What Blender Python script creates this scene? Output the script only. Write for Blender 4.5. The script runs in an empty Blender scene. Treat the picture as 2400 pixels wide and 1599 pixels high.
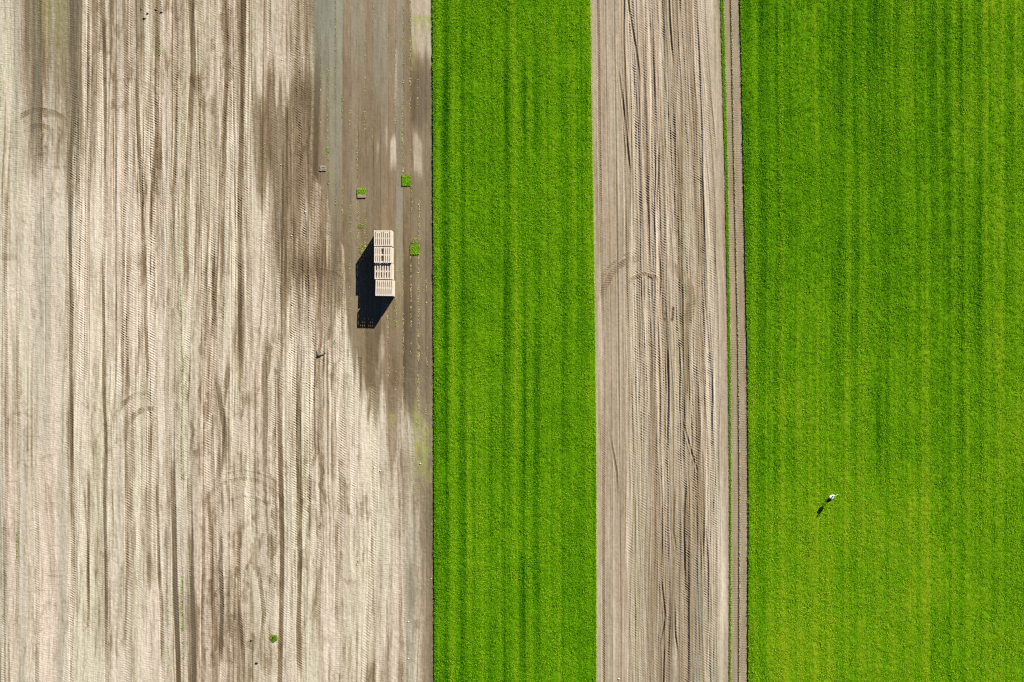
import bpy, bmesh, math, random
import numpy as np
from mathutils import Vector, Matrix

# ---------------------------------------------------------------- frame
S = 34.0            # survey units (u across, v down) per metre on the ground
H = 100.0           # drone height in metres
EL = math.radians(29.5)
SUN = Vector((0.539 * math.cos(EL), 0.842 * math.cos(EL), math.sin(EL))).normalized()
random.seed(7)
scn = bpy.context.scene
col = scn.collection
f32 = np.float32


def WX(u): return (u - 1200.0) / S
def WY(v): return (799.5 - v) / S


# ---------------------------------------------------------------- noise helpers
def ss(a, b, x):
    t = np.clip((x - a) / (b - a), 0, 1)
    return t * t * (3 - 2 * t)


def vn(U, V, su, sv, seed):
    """smooth value noise in 0..1 with cell size su x sv"""
    x = (U + 4000.0) / su + (seed % 97) * 0.317
    y = (V + 4000.0) / sv + (seed % 89) * 0.713
    xi = np.floor(x).astype(np.int64); yi = np.floor(y).astype(np.int64)
    x0, y0 = int(xi.min()), int(yi.min())
    nx, ny = int(xi.max()) - x0 + 2, int(yi.max()) - y0 + 2
    g = np.random.default_rng(seed * 7919 + 13).random((ny, nx), dtype=np.float32)
    fx = (x - xi).astype(f32); fy = (y - yi).astype(f32)
    fx = fx * fx * (3 - 2 * fx); fy = fy * fy * (3 - 2 * fy)
    xi -= x0; yi -= y0
    a = g[yi, xi]; b = g[yi, xi + 1]; c = g[yi + 1, xi]; d = g[yi + 1, xi + 1]
    return (a + (b - a) * fx) * (1 - fy) + (c + (d - c) * fx) * fy


def cn(U, V, su, sv, seed):        # centred, two octaves
    return (vn(U, V, su, sv, seed) - .5) * .68 + (vn(U, V, su * .47, sv * .47, seed + 1) - .5) * .32


def pl(v, pts):
    p = np.array(pts, dtype=float)
    return np.interp(v, p[:, 0], p[:, 1])


def n1(v, sv, seed):
    return vn(np.zeros_like(v), v, 10.0, sv, seed) - .5


# ---------------------------------------------------------------- field boundaries (v -> u)
A_L = [(-200, 1013.5), (0, 1014), (400, 1015), (800, 1016.5), (1200, 1017.5), (1800, 1018.5)]
A_R = [(-200, 1380), (0, 1383.5), (400, 1389), (540, 1391.6), (940, 1396.4), (1150, 1397.6), (1800, 1397.5)]
G_L = [(-200, 1685), (0, 1688), (400, 1699), (830, 1706.5), (1150, 1710), (1800, 1709)]
G_W = [(-200, 8.5), (0, 8), (400, 6.5), (830, 5.5), (1150, 3.8), (1600, 3.2), (1800, 3)]
R_L = [(-200, 1708), (0, 1712.2), (400, 1720), (830, 1729.6), (1150, 1732.5), (1800, 1731)]
B_L = [(-200, 1729), (0, 1733.6), (400, 1742), (830, 1750.6), (1150, 1753.5), (1800, 1752)]
def wob(v, a, sv, s): return a * 2 * n1(v, sv, s)


# ---------------------------------------------------------------- mesh helpers
def grid_mesh(name, P, attr=None, attr_name='soil', smooth=True):
    """P: (nv, nu, 3) points; rows run down the photo"""
    nv, nu = P.shape[:2]
    me = bpy.data.meshes.new(name)
    n = nv * nu
    me.vertices.add(n)
    me.vertices.foreach_set('co', P.reshape(-1).astype(f32))
    idx = np.arange(n, dtype=np.int32).reshape(nv, nu)
    q = np.stack([idx[1:, :-1], idx[1:, 1:], idx[:-1, 1:], idx[:-1, :-1]], -1).reshape(-1, 4)
    nf = len(q)
    me.loops.add(nf * 4)
    me.loops.foreach_set('vertex_index', q.reshape(-1))
    me.polygons.add(nf)
    me.polygons.foreach_set('loop_start', np.arange(0, nf * 4, 4, dtype=np.int32))
    if smooth:
        me.polygons.foreach_set('use_smooth', np.ones(nf, dtype=bool))
    me.update(calc_edges=True)
    if attr is not None:
        a = me.attributes.new(attr_name, 'FLOAT_COLOR', 'POINT')
        a.data.foreach_set('color', attr.reshape(-1).astype(f32))
    return me


def link(name, me, mat=None, parent=None, loc=None):
    o = bpy.data.objects.new(name, me)
    col.objects.link(o)
    if mat is not None:
        me.materials.append(mat)
    if parent is not None:
        o.parent = parent
    if loc is not None:
        o.location = loc
    return o


def thing(name, label, cat, loc=(0, 0, 0), rz=0.0, group=None):
    o = bpy.data.objects.new(name, None)
    col.objects.link(o)
    o.location = loc; o.rotation_euler = (0, 0, rz)
    o.empty_display_size = .2
    tag(o, label, cat, group)
    return o


def tag(o, label, cat, group=None, kind=None):
    o['label'] = label; o['category'] = cat
    if group: o['group'] = group
    if kind: o['kind'] = kind
    return o


def bm_obj(name, bm, mat, parent=None, smooth=False, loc=None):
    me = bpy.data.meshes.new(name)
    bm.normal_update()
    bm.to_mesh(me); bm.free()
    if smooth:
        for p in me.polygons: p.use_smooth = True
    return link(name, me, mat, parent, loc)


def add_box(bm, cx, cy, cz, sx, sy, sz, rz=0, bev=.004):
    m = Matrix.Translation((cx, cy, cz)) @ Matrix.Rotation(rz, 4, 'Z') @ Matrix.Diagonal((sx, sy, sz, 1))
    r = bmesh.ops.create_cube(bm, size=1, matrix=m)
    if bev:
        es = set()
        for v in r['verts']:
            es.update(v.link_edges)
        bmesh.ops.bevel(bm, geom=list(es), offset=bev, segments=1, affect='EDGES')


def add_tube(bm, pts, rad, seg=8, squash=None, cap=True):
    """loft along pts; rad = radius or (side, up) pair per point"""
    rings = []
    n = len(pts)
    P = [Vector(p) for p in pts]
    for i in range(n):
        t = (P[min(i + 1, n - 1)] - P[max(i - 1, 0)]).normalized()
        up = Vector((0, 0, 1)) if abs(t.z) < .95 else Vector((1, 0, 0))
        side = t.cross(up).normalized(); up2 = side.cross(t).normalized()
        r = rad[i] if isinstance(rad[i], tuple) else (rad[i], rad[i])
        rings.append([bm.verts.new(P[i] + side * (r[0] * math.cos(2 * math.pi * k / seg)) +
                                   up2 * (r[1] * math.sin(2 * math.pi * k / seg))) for k in range(seg)])
    for i in range(n - 1):
        for k in range(seg):
            bm.faces.new((rings[i][k], rings[i][(k + 1) % seg], rings[i + 1][(k + 1) % seg], rings[i + 1][k]))
    if cap:
        bm.faces.new(rings[0][::-1]); bm.faces.new(rings[-1])
    return rings


# ---------------------------------------------------------------- materials
def new_mat(name):
    m = bpy.data.materials.new(name); m.use_nodes = True
    nt = m.node_tree
    b = nt.nodes['Principled BSDF']
    b.inputs['Roughness'].default_value = .9
    b.inputs['Specular IOR Level'].default_value = .15
    return m, nt, b


def N(nt, t, **kw):
    n = nt.nodes.new(t)
    for k, v in kw.items():
        if k in n.inputs: n.inputs[k].default_value = v
        else: setattr(n, k, v)
    return n


def mixc(nt, fac, a, b, mode='MIX'):
    n = nt.nodes.new('ShaderNodeMix'); n.data_type = 'RGBA'; n.blend_type = mode
    for s, x in ((0, fac), (6, a), (7, b)):
        if hasattr(x, 'is_output'): nt.links.new(x, n.inputs[s])
        else: n.inputs[s].default_value = x
    return n.outputs[2]


def ramp(nt, fac, stops):
    n = nt.nodes.new('ShaderNodeValToRGB')
    cr = n.color_ramp
    cr.elements[0].position = stops[0][0]; cr.elements[0].color = (*stops[0][1], 1)
    cr.elements[1].position = stops[-1][0]; cr.elements[1].color = (*stops[-1][1], 1)
    for p, c in stops[1:-1]:
        e = cr.elements.new(p); e.color = (*c, 1)
    nt.links.new(fac, n.inputs[0])
    return n.outputs[0]


def noise(nt, coord, scale, detail=3, rough=.6, sc=None):
    n = N(nt, 'ShaderNodeTexNoise')
    n.inputs['Scale'].default_value = scale; n.inputs['Detail'].default_value = detail
    n.inputs['Roughness'].default_value = rough
    if sc:
        mp = N(nt, 'ShaderNodeMapping'); mp.inputs['Scale'].default_value = sc
        nt.links.new(coord, mp.inputs[0]); coord = mp.outputs[0]
    nt.links.new(coord, n.inputs['Vector'])
    return n.outputs['Fac']


def soil_material(name):
    m, nt, b = new_mat(name)
    at = N(nt, 'ShaderNodeAttribute', attribute_name='soil')
    sep = N(nt, 'ShaderNodeSeparateColor'); nt.links.new(at.outputs['Color'], sep.inputs[0])
    co = N(nt, 'ShaderNodeTexCoord').outputs['Object']
    base = ramp(nt, sep.outputs[0], [(0, (.60, .53, .42)), (.28, (.425, .36, .268)), (.55, (.240, .184, .114)),
                                     (.8, (.158, .114, .065)), (1, (.090, .064, .036))])
    # mineral tint drift: pinkish and greenish drifts in the dry crust
    hue = noise(nt, co, .55, 4, .6, (1, .06, 1))
    tint = ramp(nt, hue, [(.32, (.97, 1.015, .955)), (.5, (1, 1, 1)), (.66, (1.03, .985, 1.0))])
    base = mixc(nt, 1.0, base, tint, 'MULTIPLY')
    silt = mixc(nt, sep.outputs[1], base, (.245, .250, .190, 1))
    grn = mixc(nt, sep.outputs[2], silt, (.285, .31, .085, 1))
    g1 = noise(nt, co, 14, 4, .7)
    grain = ramp(nt, g1, [(.3, (.78, .78, .78)), (.5, (1, 1, 1)), (.72, (1.18, 1.18, 1.18))])
    c = mixc(nt, .8, grn, grain, 'MULTIPLY')
    g2 = noise(nt, co, 5.0, 5, .65, (1, .16, 1))
    g3 = noise(nt, co, 9.0, 4, .7, (1.6, .10, 1))
    c = mixc(nt, .7, c, ramp(nt, g3, [(.34, (.82, .80, .77)), (.5, (1, 1, 1)), (.68, (1.13, 1.13, 1.13))]), 'MULTIPLY')
    c = mixc(nt, .6, c, ramp(nt, g2, [(.33, (.80, .78, .76)), (.52, (1, 1, 1)), (.7, (1.12, 1.12, 1.12))]), 'MULTIPLY')
    nt.links.new(c, b.inputs['Base Color'])
    bp = N(nt, 'ShaderNodeBump'); bp.inputs['Strength'].default_value = .55; bp.inputs['Distance'].default_value = .012
    nt.links.new(noise(nt, co, 11, 4, .7), bp.inputs['Height'])
    nt.links.new(bp.outputs[0], b.inputs['Normal'])
    return m


def turf_material(name, noise_amt=.5):
    m, nt, b = new_mat(name)
    at = N(nt, 'ShaderNodeAttribute', attribute_name='tint')
    co = N(nt, 'ShaderNodeTexCoord').outputs['Object']
    g = noise(nt, co, 9, 4, .7)
    c = mixc(nt, noise_amt, at.outputs['Color'], ramp(nt, g, [(.3, (.62, .66, .6)), (.5, (1, 1, 1)), (.7, (1.3, 1.25, 1.3))]), 'MULTIPLY')
    nt.links.new(c, b.inputs['Base Color'])
    b.inputs['Roughness'].default_value = .9; b.inputs['Specular IOR Level'].default_value = .02
    return m


def plain_material(name, c1, c2, scale=8, rough=.8, spec=.2, sc=None):
    m, nt, b = new_mat(name)
    co = N(nt, 'ShaderNodeTexCoord').outputs['Object']
    g = noise(nt, co, scale, 5, .65, sc)
    nt.links.new(ramp(nt, g, [(.3, c1), (.7, c2)]), b.inputs['Base Color'])
    b.inputs['Roughness'].default_value = rough
    b.inputs['Specular IOR Level'].default_value = spec
    return m


M_soil = soil_material('bare soil')
M_turf = turf_material('turf mat', .55)
M_blade = turf_material('grass blades', .25)


def wood_material():
    m, nt, b = new_mat('pallet wood')
    oi = N(nt, 'ShaderNodeObjectInfo')
    co = N(nt, 'ShaderNodeTexCoord').outputs['Object']
    g = noise(nt, co, 7, 5, .6, (6, .7, 6))
    c = ramp(nt, g, [(.25, (.40, .33, .25)), (.45, (.60, .52, .41)), (.7, (.74, .66, .55))])
    c = mixc(nt, .4, c, ramp(nt, oi.outputs['Random'], [(0, (.62, .60, .56)), (1, (1.12, 1.08, 1.02))]), 'MULTIPLY')
    nt.links.new(c, b.inputs['Base Color'])
    b.inputs['Roughness'].default_value = .75
    return m


M_wood = wood_material()
M_stone = plain_material('pale stone', (.55, .53, .48), (.75, .73, .68), 20)
M_clod = plain_material('dark clod', (.10, .075, .045), (.20, .155, .10), 14)
M_clodp = plain_material('dry clod', (.30, .25, .18), (.46, .39, .29), 14)
M_flap = plain_material('damp earth underside', (.20, .155, .105), (.36, .30, .22), 16)
M_sod = plain_material('grass rooted sod', (.045, .10, .012), (.09, .18, .015), 16)
M_white = plain_material('white plumage', (.80, .80, .78), (.90, .89, .87), 12)
M_black = plain_material('black plumage', (.008, .008, .010), (.02, .02, .022), 12, .6, .3)
M_leg = plain_material('red leg skin', (.55, .22, .14), (.68, .40, .30), 12)
M_bill = plain_material('orange bill', (.80, .58, .24), (.86, .70, .40), 12)
M_weed_shadow = plain_material('dead twig', (.02, .016, .01), (.05, .035, .02), 20)  # black for the modelled shadow of the weed
M_stem = plain_material('brown stem', (.10, .07, .04), (.17, .13, .06), 20)


# ================================================================ LEFT BARE SOIL FIELD
def window(Uc, c, w):
    """columns within w of the wandering centre line c"""
    lo = float(c.min()) - w; hi = float(c.max()) + w
    i0 = int(np.searchsorted(Uc, lo)); i1 = int(np.searchsorted(Uc, hi))
    return i0, i1


def track(Z, Mo, U, V, Uc, c, hw, depth=.012, lug=.010, dark=.0, k=.6, per=5.4, va=None, seed=0, rim=.006, both=False):
    """one tyre track along centre line c(v): pressed bed, side rims, slanted lug prints, moisture"""
    vv = V[:, 0]
    i0, i1 = window(Uc, c, hw * 2.2 + 4)
    if i1 - i0 < 2: return
    u = U[:, i0:i1]; v = V[:, i0:i1]
    du = u - c[:, None]
    ad = np.abs(du)
    amp = np.ones(len(vv)) if va is None else va
    amp = (amp * (.55 + .9 * (n1(vv, 160, seed + 3) + .5)))[:, None]
    bed = ss(hw + 1.2, hw - .8, ad)
    ph = (v - k * (ad if both else du)) / per + 1.5 * n1(vv, 90, seed + 9)[:, None]
    s = np.sin(2 * np.pi * ph)
    Z[:, i0:i1] += amp * (-depth * bed + rim * np.exp(-((ad - hw - 1.2) / 1.6) ** 2) + lug * bed * s)
    if dark:
        dm = np.clip(.45 + 1.3 * (n1(vv, 210, seed + 5) + .28) + .5 * n1(vv, 40, seed + 6), 0, 1.25) * (1 if va is None else va)
        e = ss(hw + .6, hw - 1.6, ad)
        Mo[:, i0:i1] += dark * dm[:, None] * e


def ring(Z, Mo, U, V, cx, cy, r, hw, a0, a1, lug=.012, dark=.1, per=5.2, depth=.01):
    R = np.hypot(U - cx, V - cy); d = R - r
    th = np.degrees(np.arctan2(V - cy, U - cx))
    th = np.where(th < a0 - 60, th + 360, th)
    w = ss(a0, a0 + 25, th) * ss(a1, a1 - 25, th) * (.25 + .75 * ss(.1, .7, vn(U, V, 7, 20, int(cx) + int(r))))
    d = d + 2.5 * (vn(U, V, 14, 14, int(cy)) - .5)
    bed = ss(hw + 1.2, hw - .8, np.abs(d)) * w
    s = np.sin(2 * np.pi * (np.radians(th) * r + .5 * d) / per)
    Z *= 1 - .75 * bed
    Z += bed * (lug * s - depth) + w * .008 * np.exp(-((np.abs(d) - hw - 1.2) / 1.5) ** 2)
    Mo += dark * bed


ST = 1.3
def make_field_axes(u0, u1, v0=-150, v1=1750, st=ST):
    return np.arange(u0, u1 + st, st, dtype=float), np.arange(v0, v1 + st, st, dtype=float)


def left_field():
    Uc, vv = make_field_axes(-170, 1030)
    U, V = np.meshgrid(Uc, vv)
    Z = np.zeros_like(U, dtype=f32); Mo = np.zeros_like(Z); Si = np.zeros_like(Z); Gr = np.zeros_like(Z)
    # slightly wandering driving lines
    W = U + 16 * (vn(U, V, 260, 420, 2) - .5) + 4 * (vn(U, V, 80, 160, 3) - .5)
    W2 = U + 34 * (vn(U, V, 320, 380, 4) - .5) + 5 * (vn(U, V, 60, 140, 5) - .5)
    W3 = U + 52 * (vn(U, V, 380, 520, 6) - .5) + 4 * (vn(U, V, 50, 110, 7) - .5)
    W2 = W2 + (U < 170) * 0; dry = ss(120, 230, U)
    # --- base moisture: dry crust with long streaks along the driving direction
    Wj = W + 2.6 * (vn(U, V, 5, 16, 97) - .5)
    Mo += .125 + .14 * cn(W, V, 34, 900, 11) + .17 * cn(Wj, V, 9, 500, 15) + .12 * cn(W2, V, 12, 200, 16) + .24 * cn(Wj, V, 4.6, 300, 19) + .20 * cn(W3, V, 5, 140, 20) + .26 * cn(W2, V, 2.7, 100, 21) + .20 * cn(U, V, 3.2, 5, 17)
    Mo += .13 * ss(480, 60, V) * ss(20, 60, U)
    Wb = W + 9 * (vn(U, V, 14, 18, 91) - .5) + 5 * (vn(U, V, 5, 7, 92) - .5); Vb = V + 46 * (vn(U, V, 10, 30, 93) - .5) + 16 * (vn(U, V, 4, 8, 94) - .5)
    Mo += .34 * ss(.66, .86, vn(W, V, 5, 520, 23)) * ss(.25, .6, vn(W, V, 120, 420, 24)) + .16 * ss(.66, .9, vn(Wj + W2 - U, V, 4, 90, 26)) + .18 * ss(.66, .86, vn(Wj + W2 - U, V, 6, 80, 27)) * dry * ss(420, 620, V)
    Mo += .12 * cn(U, V, 14, 60, 28)
    smooth_left = ss(190, 120, U)                       # smoother, paler west margin
    Si += .30 * smooth_left * ss(.42, .66, vn(W, V, 16, 600, 31)) + .14 * ss(.55, .75, vn(W, V, 22, 700, 33))
    # fingered patches of damp soil
    fing = 150 * (vn(W, V * 0 + 5, 9, 10, 37) - .5) + 90 * (vn(W, V * 0 + 5, 22, 10, 38) - .5)
    Vf = V + fing
    def patch(u0, u1, v0, v1, amt, su=14, sv=60):
        return amt * ss(u0 - su, u0 + su, W) * ss(u1 + su, u1 - su, W) * ss(v0 - sv, v0 + sv, Vf) * ss(v1 + sv, v1 - sv, Vf)
    P = patch
    Mo += P(46, 182, -400, 190, .36, 7, 110) + P(60, 170, 150, 400, .20)
    Gr += P(88, 150, -400, 110, .22, 8, 90)
    Mo += P(588, 745, 200, 440, .46, 20, 50) + P(640, 800, 430, 680, .40, 20, 50) + P(690, 835, 600, 790, .18, 20, 50)
    Mo += P(690, 735, -300, 260, .26, 10, 100) + P(700, 842, 640, 800, .12, 20, 60)
    Mo += P(455, 520, 240, 480, .10) + P(160, 178, -300, 420, .22, 6)
    Mo += P(490, 620, 1400, 1700, .16, 20, 40) * 1.2 + P(640, 760, 1180, 1320, .05)
    # spotty damp blotches of the worked middle
    bl = ss(.58, .74, vn(Wb, Vb, 8, 36, 41)) * ss(.40, .62, vn(U, V, 90, 170, 43))
    Mo += .25 * bl * ss(380, 450, U) * ss(860, 760, U) * ss(720, 820, V)
    Mo += .20 * ss(.6, .9, vn(Wb, Vb, 10, 34, 45)) * ss(.5, .7, vn(U, V, 120, 160, 46))
    # --- the freshly lifted damp land beside the standing turf
    b = pl(vv, [(-200, 733), (0, 734), (120, 735), (400, 737), (425, 748), (460, 772), (600, 784), (700, 812),
                (800, 836), (880, 862), (940, 905), (985, 936), (1060, 968), (1200, 985), (1800, 990)])[:, None]
    Fv = V + (190 * (vn(W, V * 0 + 5, 8, 10, 47) - .5) + 120 * (vn(W2, V * 0 + 5, 20, 10, 48) - .5)) * ss(430, 620, V)
    bb = np.interp(Fv, [-400, 0, 120, 400, 425, 460, 600, 700, 800, 880, 940, 985, 1060, 1200, 2200], [733, 734, 735, 737, 748, 772, 784, 812, 836, 862, 905, 936, 968, 985, 992])
    fg = 26 * (vn(W, V, 12, 260, 51) - .5) * ss(420, 560, V)
    edge = W - (bb + .5 * fg)
    soft = 3 + 9 * ss(560, 900, V)
    damp = ss(-soft, soft, edge)
    lane_w = 17.55
    li = np.floor((U - 734.5) / lane_w)
    lf = (U - 734.5) / lane_w - li
    lt = vn(li * 40.0, V, 10, 420, 53)                  # tone per lifted lane
    damp_m = .69 + .20 * (lt - .5) + .16 * cn(U, V, 9, 70, 55) + .10 * cn(U, V, 4, 9, 50) + .10 * cn(W, V, 4, 260, 56)
    damp_m -= .20 * ss(900, 1010, V)
    Mo = Mo * (1 - damp) + damp * damp_m
    # thin dark joints between lanes
    joint = np.exp(-((np.minimum(lf, 1 - lf) * lane_w) / 1.5) ** 2)
    jn = ss(.35, .7, vn(li * 40.0 + 7, V, 10, 90, 57))
    Mo += .16 * damp * joint * jn * ss(960, 820, V)
    Z += damp * joint * (-.012) * jn
    # grey-green silt drawn out along the north lanes
    lh = vn(li * 40.0 + 3, V * 0, 10, 10, 59)
    Si += damp * ss(430, -40, V + 420 * (lh - .5)) * (.06 + .42 * ss(.35, .8, vn(li * 40.0 + 9, V, 10, 300, 58))) * ss(965, 940, U)
    Mo -= .10 * damp * ss(300, -40, V) * ss(785, 790, U) * ss(960, 940, U)
    Si += damp * ss(786, 780, U) * ss(768, 774, U) * ss(520, 330, V) * .5
    Si += damp * ss(804, 800, U) * ss(786, 789, U) * ss(640, 300, V) * .6
    blue = ss(734, 738, U) * ss(788, 780, U) * ss(230, 30, V + 120 * (vn(U, V, 8, 300, 60) - .5))
    Mo += .34 * blue; Si += .30 * blue
    Si += damp * ss(925 + 1, 929, U) * ss(946, 941, U) * ss(380, 460, V) * ss(720, 620, V) * .45
    Mo += (1 - damp) * (.26 * ss(838, 850, W) * ss(960, 930, W) * ss(820, 850, V) * ss(1010, 930, Vf) + .13 * ss(870, 930, W) * ss(900, 1000, V) * ss(1300, 1100, V))
    # dark lanes by the tractor headland
    for (a, c, v0, v1, am) in ((735, 750, 150, 432, .26), (757, 768, 120, 330, .16), (948, 978, 600, 1010, .20),
                               (880, 905, 760, 850, .16), (858, 878, 760, 900, .14), (922, 940, 840, 900, .10),
                               (984, 1012, 560, 1000, .10), (966, 1014, 170, 300, .12), (786, 800, 560, 760, .14)):
        Mo += am * ss(a - 2, a + 3, W) * ss(c + 2, c - 3, W) * ss(v0 - 50, v0 + 40, V) * ss(v1 + 14, v1 - 14, V + .5 * fing)
    # dry pale leftovers on it
    for (a, c, v0, v1, am) in ((917, 931, 312, 385, .42), (970, 990, 322, 415, .40), (886, 893, 318, 360, .26), (906, 912, 305, 370, .26),
                               (963, 1012, -300, 140, .38), (755, 763, 170, 330, .22), (890, 905, 808, 860, .32),
                               (842, 862, 905, 950, .26), (926, 930, 110, 250, .34), (845, 870, 960, 1100, .28), (800, 830, 700, 900, .1)):
        Mo -= am * ss(a - 3, a + 3, W) * ss(c + 3, c - 3, W) * ss(v0 - 16, v0 + 16, Vf * .5 + V * .5) * ss(v1 + 24, v1 - 24, Vf * .4 + V * .6)
    gp = vn(U, V, 6, 14, 63)
    Gr += .75 * ss(962, 970, U) * ss(32, 40, V) * ss(88, 52, V + .18 * (1012 - U)) * ss(.25, .6, gp)
    Gr += .38 * ss(962, 966, U) * ss(990, 970, U) * ss(60, 80, V) * ss(190, 120, V) * ss(.3, .7, gp)
    Gr += .60 * ss(967 - 1, 972, U - 22 * ss(1040, 930, V) * 0) * ss(988, 980, U - 22 * ss(960, 1010, V)) * ss(930, 985, V + 1.2 * np.abs(U - 979)) * ss(1130, 1030, V) * (.35 + .65 * ss(.2, .55, gp))
    Gr += .40 * ss(945, 965, U) * ss(1010, 1060, V) * ss(1200, 1080, V) * ss(.35, .7, gp)
    Gr += .5 * ss(1011, 1013, U) * ss(880, 900, V) * ss(1120, 1060, V)
    Gr += .30 * ss(905, 912, U) * ss(930, 922, U) * ss(960, 975, V) * ss(1010, 985, V)
    # lower right: half dried strip with one grey wheeling
    low = ss(1000, 1100, V) * ss(895, 985, U + 60 * (vn(W, V, 16, 300, 65) - .5))
    Mo += low * (.17 + .14 * cn(W, V, 5, 260, 68))
    Mo += .26 * ss(950, 956, U) * ss(974, 968, U) * ss(1090, 1200, V) * ss(.2, .5, vn(U, V, 20, 200, 66))
    Si += .35 * ss(950, 956, U) * ss(974, 968, U) * ss(1150, 1280, V)
    for (a, c, v0, v1, am) in ((905, 918, 1430, 1700, .16), (893, 905, 1520, 1700, .22), (870, 884, 1540, 1700, .12), (930, 944, 1540, 1700, .18), (1004, 1016, 1150, 1700, .16)):
        Mo += am * ss(a - 3, a + 4, W) * ss(c + 3, c - 4, W) * ss(v0 - 40, v0 + 40, V) * ss(v1 + 14, v1 - 14, V)
    # --- explicit dark wheelings of the dry land: (points, half width, darkness)
    lines = [
        ([(-200, 90), (250, 94), (420, 92)], 5, .34), ([(-100, 166), (200, 172), (420, 164), (700, 166), (1100, 168), (1750, 167)], 4.5, .42),
        ([(-150, 240), (300, 246), (640, 240), (1000, 246), (1500, 247), (1750, 249)], 4, .36), ([(-100, 205), (350, 208), (540, 206)], 3.5, .3),
        ([(80, 293), (500, 292), (760, 286), (900, 283)], 4, .30), ([(-150, 322), (220, 322), (420, 330), (760, 340), (1000, 352), (1400, 348)], 4.5, .32),
        ([(-150, 372), (130, 369), (300, 366), (560, 352)], 5, .30), ([(-150, 410), (260, 413), (480, 404)], 4, .34),
        ([(-150, 440), (160, 452), (260, 448), (420, 440), (700, 436)], 6.5, .40), ([(560, 300), (900, 296), (1500, 295)], 3.5, .26),
        ([(1080, 404), (1300, 409), (1480, 415), (1640, 420), (1750, 421)], 6, .55), ([(1100, 444), (1300, 448), (1480, 454), (1750, 456)], 5.5, .45),
        ([(1100, 368), (1330, 371), (1420, 376), (1560, 380)], 4, .3), ([(1150, 490), (1300, 495), (1500, 505)], 5, .34), ([(1250, 517), (1420, 521), (1560, 516)], 5, .36),
        ([(1240, 557), (1420, 560), (1560, 570)], 4.5, .34), ([(1320, 604), (1440, 618), (1500, 612)], 5, .36),
        ([(780, 655), (1000, 657), (1220, 659), (1430, 659), (1600, 657), (1750, 658)], 6, .50), ([(940, 698), (1080, 700), (1300, 702), (1480, 700), (1600, 702)], 6, .48),
        ([(1180, 742), (1290, 746), (1380, 744), (1500, 745)], 6, .40), ([(1200, 788), (1330, 788), (1480, 789)], 4, .34), ([(1200, 872), (1500, 875), (1700, 874)], 3, .28),
        ([(840, 540), (950, 520), (1090, 515), (1160, 500)], 7, .34), ([(990, 735), (1060, 742), (1100, 728)], 6, .36), ([(880, 505), (1000, 524), (1090, 526)], 6, .32),
        ([(-150, 530), (200, 530), (560, 506), (760, 500)], 5, .30), ([(-150, 572), (160, 570), (420, 562), (640, 556)], 6, .36), ([(380, 648), (520, 650), (640, 652)], 5, .36),
        ([(1260, 205), (1500, 207)], 3.2, .26), ([(600, 505), (800, 500)], 7, .25), ([(560, 560), (700, 562), (900, 566)], 5, .34), ([(1100, 207), (1300, 208), (1420, 206)], 3.5, .34),
        ([(-150, 60), (160, 62)], 5, .24), ([(420, 12), (900, 14), (1700, 10)], 4, .2), ([(650, 40), (1200, 42), (1500, 38)], 4, .18), ([(1130, 85), (1500, 88), (1700, 84)], 5, .24),
    ]
    rng = np.random.default_rng(5)
    for i, (pts, hw, dk) in enumerate(lines):
        p = np.array(pts, float)
        c = np.interp(vv, p[:, 0], p[:, 1]) + wob(vv, 2.2, 150, 700 + i)
        va = ss(p[0, 0] - 20, p[0, 0] + 60, vv) * ss(p[-1, 0] + 20, p[-1, 0] - 60, vv)
        track(Z, Mo, U, V, Uc, c, hw, .014, .0105, dk * 1.2, .6, 5.4 + .6 * rng.random(), va, 900 + 11 * i)
    # --- many fainter tracks across the whole dry land
    for i in range(125):
        u0 = 150 + rng.random() * 730
        drift = (rng.random() - .5) * 150
        c = u0 + drift * (vv / 1600 - .5) + wob(vv, 10, 520, 1200 + i * 7) + wob(vv, 2, 120, 1203 + i * 7)
        a0 = rng.random() * 900 - 400; a1 = a0 + 500 + rng.random() * 1300
        va = ss(a0, a0 + 150, vv) * ss(a1, a1 - 150, vv)
        va = va * np.where(c < b[:, 0] - 6, 1, .12)
        hw = 4.5 + 5 * rng.random()
        track(Z, Mo, U, V, Uc, c, hw, .004 + .010 * rng.random(), .004 + .008 * rng.random() ** 1.5, (rng.random() - .42) * .24,
              .5 + .35 * rng.random(), 5 + 1.6 * rng.random(), va, 2000 + 13 * i)
    for i in range(26):                                 # narrow implement scratches
        u0 = -150 + rng.random() * 980
        c = u0 + wob(vv, 5, 500, 3000 + i) + (rng.random() - .5) * 14 * vv / 1600
        a0 = rng.random() * 1100 - 300; a1 = a0 + 300 + rng.random() * 900
        va = ss(a0, a0 + 60, vv) * ss(a1, a1 - 60, vv) * np.where(c < b[:, 0] - 6, 1, .2)
        track(Z, Mo, U, V, Uc, c, 1.4, .020, 0, .22, .5, 5, va, 3100 + 9 * i, .01)
    # turning circles
    for (cx, cy, r, hw, a0, a1, dk) in ((95, 335, 76, 6, 205, 335, .22), (92, 335, 40, 6, 205, 330, .24), (350, 1005, 84, 6, 190, 275, .3), (350, 1005, 47, 6, 190, 300, .32),
                                        (570, 1228, 104, 5, 190, 350, .13), (575, 1232, 66, 4, 200, 330, .08), (570, 1228, 122, 3, 205, 335, .06), (745, 720, 86, 5, 220, 320, .10), (300, 300, 110, 6, 240, 330, .08)):
        ring(Z, Mo, U, V, cx, cy, r, hw, a0, a1, .010, dk)
    # transverse cracks of the smooth margin
    ck = np.abs(vn(U * .35, V + 10 * (vn(W, V * 0, 24, 10, 71) - .5), 40, 13, 72) - .5)
    Mo += .16 * ss(.05, .0, ck) * smooth_left * ss(.4, .6, vn(U, V, 18, 40, 73))
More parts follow.
